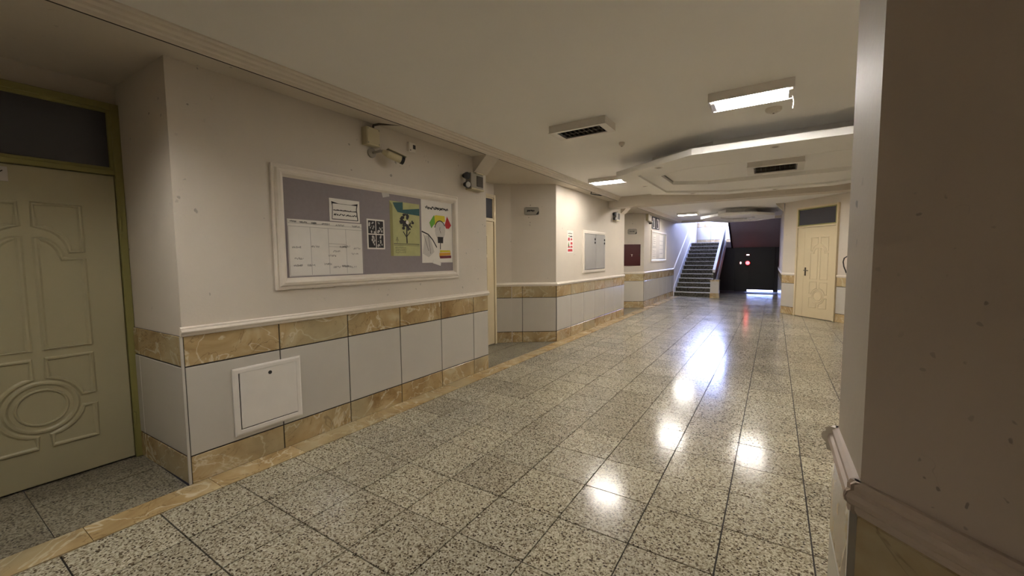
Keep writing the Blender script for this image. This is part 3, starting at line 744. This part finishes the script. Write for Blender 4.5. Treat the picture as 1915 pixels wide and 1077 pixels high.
tag(MB().tube([(XC-.03, 7.60, SOF-.006), (XC-.10, 7.75, SOF-.010), (XC-.07, 7.95, SOF-.008), (XC-.02, 8.12, SOF-.006)], .010).build('cable', 'rubber', None, True),
    'short black cable lying under the cornice above the grey cabinet', 'cable')

# ------------------------------------------------------------------ second wall: poster, electric cabinet; signs; hose box
s = sheet('wall_poster', 'narrow white safety poster with red and green print on the second wall', 'poster', (XW, 6.90, 1.575), HALF, .27, .41)
b = MB()
for k, (x0, z0, w_, h_) in enumerate(((.03, .02, .21, .05), (.03, .09, .10, .03), (.15, .15, .09, .05), (.04, .22, .08, .06), (.15, .23, .08, .04), (.14, .09, .1, .04))):
    b.flat([(x0, z0), (x0+w_, z0+.004), (x0+w_-.01, z0+h_), (x0+.005, z0+h_-.005)], PY)
b.build('red_print', 'red', s)
b = MB().flat([(.03, .12), (.06, .21), (.09, .13)], PY-.0003).flat([(.05, .30), (.11, .30), (.09, .33)], PY); b.build('green_print', 'green', s)
b = MB().flat([(.05, .11), (.075, .18), (.085, .11)], PY-.0006); scrawl(b, .05, .22, .355, .02, .01, PY, 4); scrawl(b, .12, .22, .30, .03, .012, PY, 6); b.build('black_print', 'ink', s)
t = thing('electric_cabinet', 'grey double-door electric cabinet in a white frame on the second wall', 'cabinet', (XW, 0, 0), HALF)
MB().frame(7.60, 8.86, 1.175, 2.03, [(0, 0), (0, -.02), (.02, -.028), (.06, -.028), (.065, -.006)]).build('frame', 'moulding', t)
MB().box(7.66, 8.80, -.018, 0, 1.235, 1.97).build('cabinet_body', 'black', t)
for k, (xa, xb) in enumerate(((7.672, 8.232), (8.240, 8.792))):
    dd = MB().bbox(xa, xb, -.045, -.018, 1.245, 1.962, .006).build('cabinet_door', 'cabinet_grey', t)
    for z in (1.79, 1.86): MB().bbox(xb-.075, xb-.045, -.060, -.045, z-.022, z+.022, .004).build('lock', 'black', dd)
def sign(p, q, s0, z0, w, h, label):
    a = ang(p, q); t = thing('room_sign', label, 'sign', (p[0]+math.cos(a)*s0, p[1]+math.sin(a)*s0, z0), a)
    b = MB(); r_ = .025; pts = []
    for cx_, cz_, a0 in ((w-r_, h-r_, 0), (r_, h-r_, 90), (r_, r_, 180), (w-r_, r_, 270)):
        for k in range(4): pts.append((cx_+r_*math.cos(math.radians(a0+30*k)), cz_+r_*math.sin(math.radians(a0+30*k))))
    n = len(pts); b.add([(x, -.008, z) for x, z in pts]+[(x, 0, z) for x, z in pts], [tuple(range(n)), tuple(range(n, 2*n))]+[(i, (i+1) % n, n+(i+1) % n, n+i) for i in range(n)])
    b.build('plate', 'grey_plastic', t)
    b = MB(); x0, x1, za, zb = .008, w-.008, .008, h-.008
    for pa, pb in (((x0+.02, za), (x1-.02, za)), ((x0+.02, zb), (x1-.02, zb)), ((x0, za+.02), (x0, zb-.02))): b.stroke([pa, pb], .004, -.0088)
    b.flat([(w*.78, .006), (w-.012, .012), (w-.004, .03), (w-.004, h*.55)], -.0088); scrawl(b, .05, w*.72, h*.52, .035, .010, -.0088, int(s0*99)); b.build('lettering', 'ink', t)
sign(LEFT[8], LEFT[9], .227, 2.225, .26, .132, 'small grey rounded sign plate above the tiled chamfer by the second alcove')
sign(LEFT[13], LEFT[14], .295, 2.150, .268, .15, 'small grey sign plate above the red hose box')
a = ang(LEFT[13], LEFT[14])
t = thing('hose_box', 'dark red fire hose box on the slanted wall face', 'hose box', (LEFT[13][0]+math.cos(a)*.16, LEFT[13][1]+math.sin(a)*.16, 1.235), a)
MB().frame(0, .51, 0, .62, [(0, 0), (0, -.03), (.006, -.034), (.022, -.034), (.026, -.026)]).build('frame', 'box_red', t)
dd = MB().bbox(.02, .49, -.030, 0, .02, .60, .004).build('door', 'box_red', t)
b = MB().stroke([(.235, .335), (.255, .30), (.255, .265)], .010, -.0308); b.stroke([(.275, .335), (.255, .30)], .010, -.0308); b.build('mark', 'paper', dd)
MB().bbox(.465, .482, -.042, -.03, .28, .34, .003).build('handle', 'dark_metal', dd)

# ------------------------------------------------------------------ third wall: camera, pictures, board
junction_box((XW, 12.42, 2.545), HALF, 'pale junction box high on the far wall corner', .19, True)
t = thing('dome_camera', 'black-eyed security camera below the far junction box', 'camera', (XW, 12.50, 2.50), HALF)
MB().lathe([(.06, .04), (.06, .015), (.05, 0)], (0, -.085, 0)).build('base', 'white_plastic', t, True)
MB().tube([(0, 0, .03), (0, -.04, .03), (0, -.085, .03)], .02).build('arm', 'white_plastic', t, True)
MB().lathe([(.048, 0), (.046, -.02), (.034, -.04), (.001, -.05)], (0, -.085, 0)).build('dome', 'black', t, True)
for k, (y0, lab) in enumerate(((13.02, 'dark framed picture beside the far security camera'), (13.52, 'dark framed picture nearer the stairs than its twin'))):
    t = thing('framed_picture', lab, 'picture', (XW, y0, 2.36), HALF, 'framed pictures on the far wall')
    MB().frame(0, .42, 0, .37, [(0, 0), (0, -.02), (.03, -.02), (.035, -.008)]).build('frame', 'black', t)
    MB().box(.03, .39, -.009, 0, .03, .34).build('print', 'paper' if k else 'paper_grey', t)
    b = MB().flat([(.10, .05), (.31, .05), (.29, .20), (.13, .20)], -.0096); b.flat([(.21+.07*math.cos(i*.5), .235+.075*math.sin(i*.5)) for i in range(12)], -.0099); b.build('print_figure', 'ink', t)
t = thing('notice_board', 'far white notice board with papers near the stairs', 'notice board', (XW, 12.95, 1.33), HALF)
MB().frame(0, 2.05, 0, .98, [(0, 0), (0, -.02), (.05, -.025), (.07, -.006)]).build('frame', 'moulding', t); MB().box(.06, 1.99, -.008, 0, .06, .92).build('backing', 'paper_grey', t)
for k, (y0, z0, w_, h_, lab) in enumerate(((13.10, 1.42, .5, .34, 'white printed sheet low on the far notice board'), (13.15, 1.84, .4, .35, 'white printed sheet high on the far notice board'), (14.0, 1.45, .55, .75, 'tall white sheet on the far notice board near the stairs'))):
    s = sheet('notice_sheet', lab, 'paper', (XW+.0085, y0, z0), HALF, w_, h_, 'paper')
    b = MB()
    for j in range(4): scrawl(b, .06, w_-.06, h_*(.2+.18*j), .03, .012, PY, 50+5*k+j)
    b.build('writing', 'pencil', s)

# fire extinguisher by the far cream door
p = w45(1.95)
t = thing('fire_extinguisher', 'red fire extinguisher with black hose hanging beside the cream door', 'extinguisher', (p[0]-.757*.11, p[1]-.653*.11, .96), a45)
MB().lathe([(.001, 0), (.070, 0), (.075, .01), (.075, .34), (.068, .38), (.045, .41), (.025, .425), (.025, .45)], (0, 0, 0)).build('cylinder', 'ext_red', t, True)
MB().box(-.02, .02, -.02, .02, .45, .49).build('valve', 'steel', t); MB().bbox(-.07, .02, -.012, .012, .49, .505).bbox(-.06, .02, -.012, .012, .515, .53).build('lever', 'black', t)
MB().tube([(-.02, 0, .47), (-.08, -.02, .50), (-.14, -.03, .46), (-.16, -.03, .38), (-.14, -.03, .28), (-.10, -.03, .20), (-.085, -.02, .14)], .012).build('hose', 'rubber', t, True)
MB().box(-.02, .02, .07, .11, .30, .36).box(-.08, .08, .07, .08, .30, .33).build('bracket', 'dark_metal', t)

# ------------------------------------------------------------------ stair well
NS, RISE, RUN, Y0 = 13, .162, .30, 16.4
XL, XR = XW+.003, -1.90
LZ = NS*RISE                      # landing level 2.106
YL = Y0+(NS-1)*RUN                # 20.0
V2 = (20.1, 21.6, 3.30, 5.30)
wsl = MB().box(XW-.14, XW, 16.4, WY, 0, V2[2]).box(XW-.14, XW, 16.4, WY, V2[3], 5.6).box(XW-.14, XW, 16.4, V2[0], V2[2], V2[3]).box(XW-.14, XW, V2[1], WY, V2[2], V2[3]).build('wall_stair_left', 'plaster')
tag(wsl, 'daylit plaster wall beside the stairs', 'wall', None, 'structure')
t = thing('added_window', 'unseen tall window added in the stair side wall to brighten the landing', 'window', (XW-.14, 0, 0), HALF, None, 'structure')  # out-of-view window, added to brighten the landing
f = MB().frame(V2[0], V2[1], V2[2], V2[3], [(0, -.08), (0, -.02), (.05, -.02), (.05, -.08)]).box(20.83, 20.87, -.08, -.02, V2[2]+.05, V2[3]-.05).build('window_frame', 'frame_white', t)
for ya, yb in ((V2[0]+.05, 20.83), (20.87, V2[1]-.05)): MB().box(ya, yb, -.05, -.045, V2[2]+.05, V2[3]-.05).build('pane', 'pane', t)
pl2 = bpy.data.lights.new('window_portal', 'AREA'); pl2.shape = 'RECTANGLE'; pl2.size = V2[3]-V2[2]; pl2.size_y = V2[1]-V2[0]; pl2.cycles.is_portal = True
po2 = bpy.data.objects.new('window_portal', pl2); COL.objects.link(po2); po2.location = (XW-.2, (V2[0]+V2[1])/2, (V2[2]+V2[3])/2); po2.rotation_euler = (0, math.radians(-90), 0)
wsr = wall_run('wall_stair_right', [(.15, WY), (.15, 16.4)], 0, 5.6, 'plaster', 'dark plaster wall beside the space under the stairs')
wainscot(wsr, (.15, 20.0), (.15, 16.4))
hd = MB().box(XW-.14, .29, 16.4, 16.6, SOF, 5.6).build('wall_header', 'plaster'); tag(hd, 'plaster wall over the stair opening', 'wall', None, 'structure')
rf = MB().box(XW-.2, .35, 16.3, WY+.2, 5.6, 5.75).build('ceiling_stair', 'ceiling'); tag(rf, 'ceiling high over the stair well', 'ceiling', None, 'structure')
b = MB(); x0, x1, z0, z1 = WIN
b.box(XW-.14, .29, WY, WY+.2, LZ-.25, z0).box(XW-.14, .29, WY, WY+.2, z1, 5.6).box(XW-.14, x0, WY, WY+.2, z0, z1).box(x1, .29, WY, WY+.2, z0, z1)
wf = b.build('wall_far', 'plaster'); tag(wf, 'far landing wall with marble-banded tiles', 'wall', None, 'structure')
wainscot(wf, (XW, WY), (.15, WY), z0=LZ, rail=True)
t = thing('window_1', 'bright landing window above the stairs', 'window', (0, WY, 0), 0, None, 'structure')
f = MB().box(x0, x0+.05, .02, .08, z0, z1).box(x1-.05, x1, .02, .08, z0, z1).box(x0+.05, x1-.05, .02, .08, z0, z0+.05).box(x0+.05, x1-.05, .02, .08, z1-.05, z1).box((x0+x1)/2-.02, (x0+x1)/2+.02, .02, .08, z0+.05, z1-.05)
f.build('window_frame', 'frame_white', t)
for xa, xb in ((x0+.05, (x0+x1)/2-.02), ((x0+x1)/2+.02, x1-.05)): MB().box(xa, xb, .045, .05, z0+.05, z1-.05).build('pane', 'pane', t)
MB().box(x0-.05, x1+.05, -.06, .02, z0-.04, z0).build('window_sill', 'marble', t)
# lower flight
t = thing('staircase', 'speckled stone staircase climbing to the bright landing', 'stairs', (0, Y0, 0))
for k in range(NS):
    ya, z = k*RUN, k*RISE
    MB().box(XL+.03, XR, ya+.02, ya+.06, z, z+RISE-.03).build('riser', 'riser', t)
    ln = RUN+.05 if k < NS-1 else 0
    if k < NS-1: MB().box(XL+.03, XR, ya-.012, ya+RUN+.02, z+RISE-.03, z+RISE).build('tread', 'step', t)
    MB().box(XL+.03, XR, ya-.0135, ya+.012, z+RISE-.012, z+RISE+.001).build('nosing', 'stair_white', t)
def slope_slab(b, xa, xb, off0, off1, ya=0, yb=YL-Y0, s=RISE/RUN):
    return b.add([(x, y, s*y+o) for y in (ya, yb) for o in (off0, off1) for x in (xa, xb)],
                 [(0, 1, 3, 2), (4, 6, 7, 5), (0, 4, 5, 1), (2, 3, 7, 6), (0, 2, 6, 4), (1, 5, 7, 3)])
slope_slab(MB(), XL, XL+.03, .02, .34, -.05).build('skirting', 'stair_white', t)
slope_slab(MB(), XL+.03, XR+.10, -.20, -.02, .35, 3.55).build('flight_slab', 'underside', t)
slope_slab(MB(), XR, XR+.11, -.10, .30, .10).build('stringer', 'stair_white', t)
tag(MB().box(XL, .148, YL+.07, WY-.003, LZ-.20, LZ).build('floor_landing', 'step'), 'speckled stone stair landing', 'floor', None, 'structure')
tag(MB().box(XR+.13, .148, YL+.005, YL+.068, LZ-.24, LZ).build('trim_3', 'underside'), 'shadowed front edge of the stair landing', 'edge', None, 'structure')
t2 = t
slope_slab(MB(), XR+.035, XR+.075, .30, .84, .12).build('balustrade_panel', 'black', t2)
slope_slab(MB(), XR+.01, XR+.10, .84, .94, .12).build('handrail', 'stair_white', t2)
t3 = MB().bbox(0, .28, 0, .32, 0, .60, .005).build('newel_post', 'white_tile', t, loc=(XR-.02, -.22, 0))
MB().bbox(-.006, .286, -.006, .32, 0, .17, .003).build('border_tile', 'marble', t3)
MB().bbox(-.012, .292, -.012, .33, .60, .645, .006).build('cap', 'marble', t3)
for x in (.06, .15, .24): MB().lathe([(.02, .645), (.02, .66), (.012, .67), (.001, .675)], (x, .1, 0), n=10).build('knob', 'steel', t3, True)
slope = RISE/RUN
v = []
for yy, zz in ((-.05, .99), (YL-Y0, .99+slope*(YL-Y0))):
    v += [(XW+.0, Y0+yy, zz), (XW+.034, Y0+yy, zz+.012), (XW+.034, Y0+yy, zz+.05), (XW+.0, Y0+yy, zz+.062)]
MB().add(v, [(0, 1, 2, 3), (7, 6, 5, 4), (0, 4, 5, 1), (1, 5, 6, 2), (2, 6, 7, 3), (3, 7, 4, 0)]).build('chair_rail', 'moulding', wsl)
# upper flight (seen from below)
t = thing('upper_staircase', 'dark sloping underside of the upper stair flight', 'stairs', (0, YL, LZ))
XU = -1.52
s_ = slope
b = MB()
b.add([(x, y, -s_*y+o) for y in (-3.38, 0) for o in (-.26, -.06) for x in (XU, .147)],
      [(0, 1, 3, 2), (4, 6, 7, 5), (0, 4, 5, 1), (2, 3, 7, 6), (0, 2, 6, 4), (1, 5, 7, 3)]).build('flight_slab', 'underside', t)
for k in range(11):
    MB().box(XU, .147, -.3*(k+1), -.3*k, s_*.3*k-.06, s_*.3*k+.162).build('step', 'step', t)
b = MB().add([(x, y, -s_*y+o) for y in (-3.38, .0) for o in (-.28, .25) for x in (XU-.06, XU)],
      [(0, 1, 3, 2), (4, 6, 7, 5), (0, 4, 5, 1), (2, 3, 7, 6), (0, 2, 6, 4), (1, 5, 7, 3)]).build('stringer', 'black', t)  # black colour stands in for the shadow on the stringer side
# dark back wall and door under the landing
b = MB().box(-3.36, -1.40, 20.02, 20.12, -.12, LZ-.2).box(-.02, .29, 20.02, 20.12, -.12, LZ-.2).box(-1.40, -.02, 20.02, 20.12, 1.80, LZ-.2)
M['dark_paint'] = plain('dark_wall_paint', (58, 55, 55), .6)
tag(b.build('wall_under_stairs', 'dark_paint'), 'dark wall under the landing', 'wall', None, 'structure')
t = thing('door_5', 'black metal double door under the landing with daylight below it', 'door', (0, 20.02, 0), 0, None, 'structure')
MB().box(-.98, -.92, -.062, -.052, .07, LZ-.26).build('astragal', 'door_black', t)
for xa, xb, zb in ((-1.44, -.951, -.008), (-.949, .02, .07)):
    MB().bbox(xa, xb, -.05, -.002, zb, LZ-.25, .004).build('leaf', 'door_black', t)
MB().box(-.90, -.88, -.10, -.05, .9, 1.2).build('handle', 'dark_metal', t)
gd = MB().box(-8, 6, 20.0, 40, -.12, -.005).build('outdoor_ground', 'ground'); tag(gd, 'pale paving outside the far door', 'ground', None, 'structure')
# red lit call point and its small lamps on the dark wall
t = thing('alarm_lamp', 'glowing red alarm lamp on the dark door under the stairs', 'lamp', (-.95, 19.956, 1.15))
MB().lathe([(.12, 0), (.12, -.04), (.09, -.05), (.001, -.05)], (0, 0, .06), 'y').build('base', 'box_red', t, True)
MB().lathe([(.075, -.05), (.07, -.08), (.045, -.10), (.001, -.105)], (0, 0, .05), 'y').build('lens', 'red_lamp', t, True)
MB().box(-.10, .10, -.03, 0, .33, .45).build('name_plate', 'box_red', t); MB().box(-.05, .05, -.034, -.03, .37, .41).build('light_bar', 'pink_lamp', t)
t = thing('indicator_lamp', 'small lit call button beside the red alarm lamp', 'lamp', (-1.21, 19.968, 1.13))
MB().bbox(-.08, .08, -.03, 0, 0, .14).build('plate', 'box_red', t); MB().bbox(-.02, .02, -.036, -.03, .03, .11).build('lens', 'pink_lamp', t)
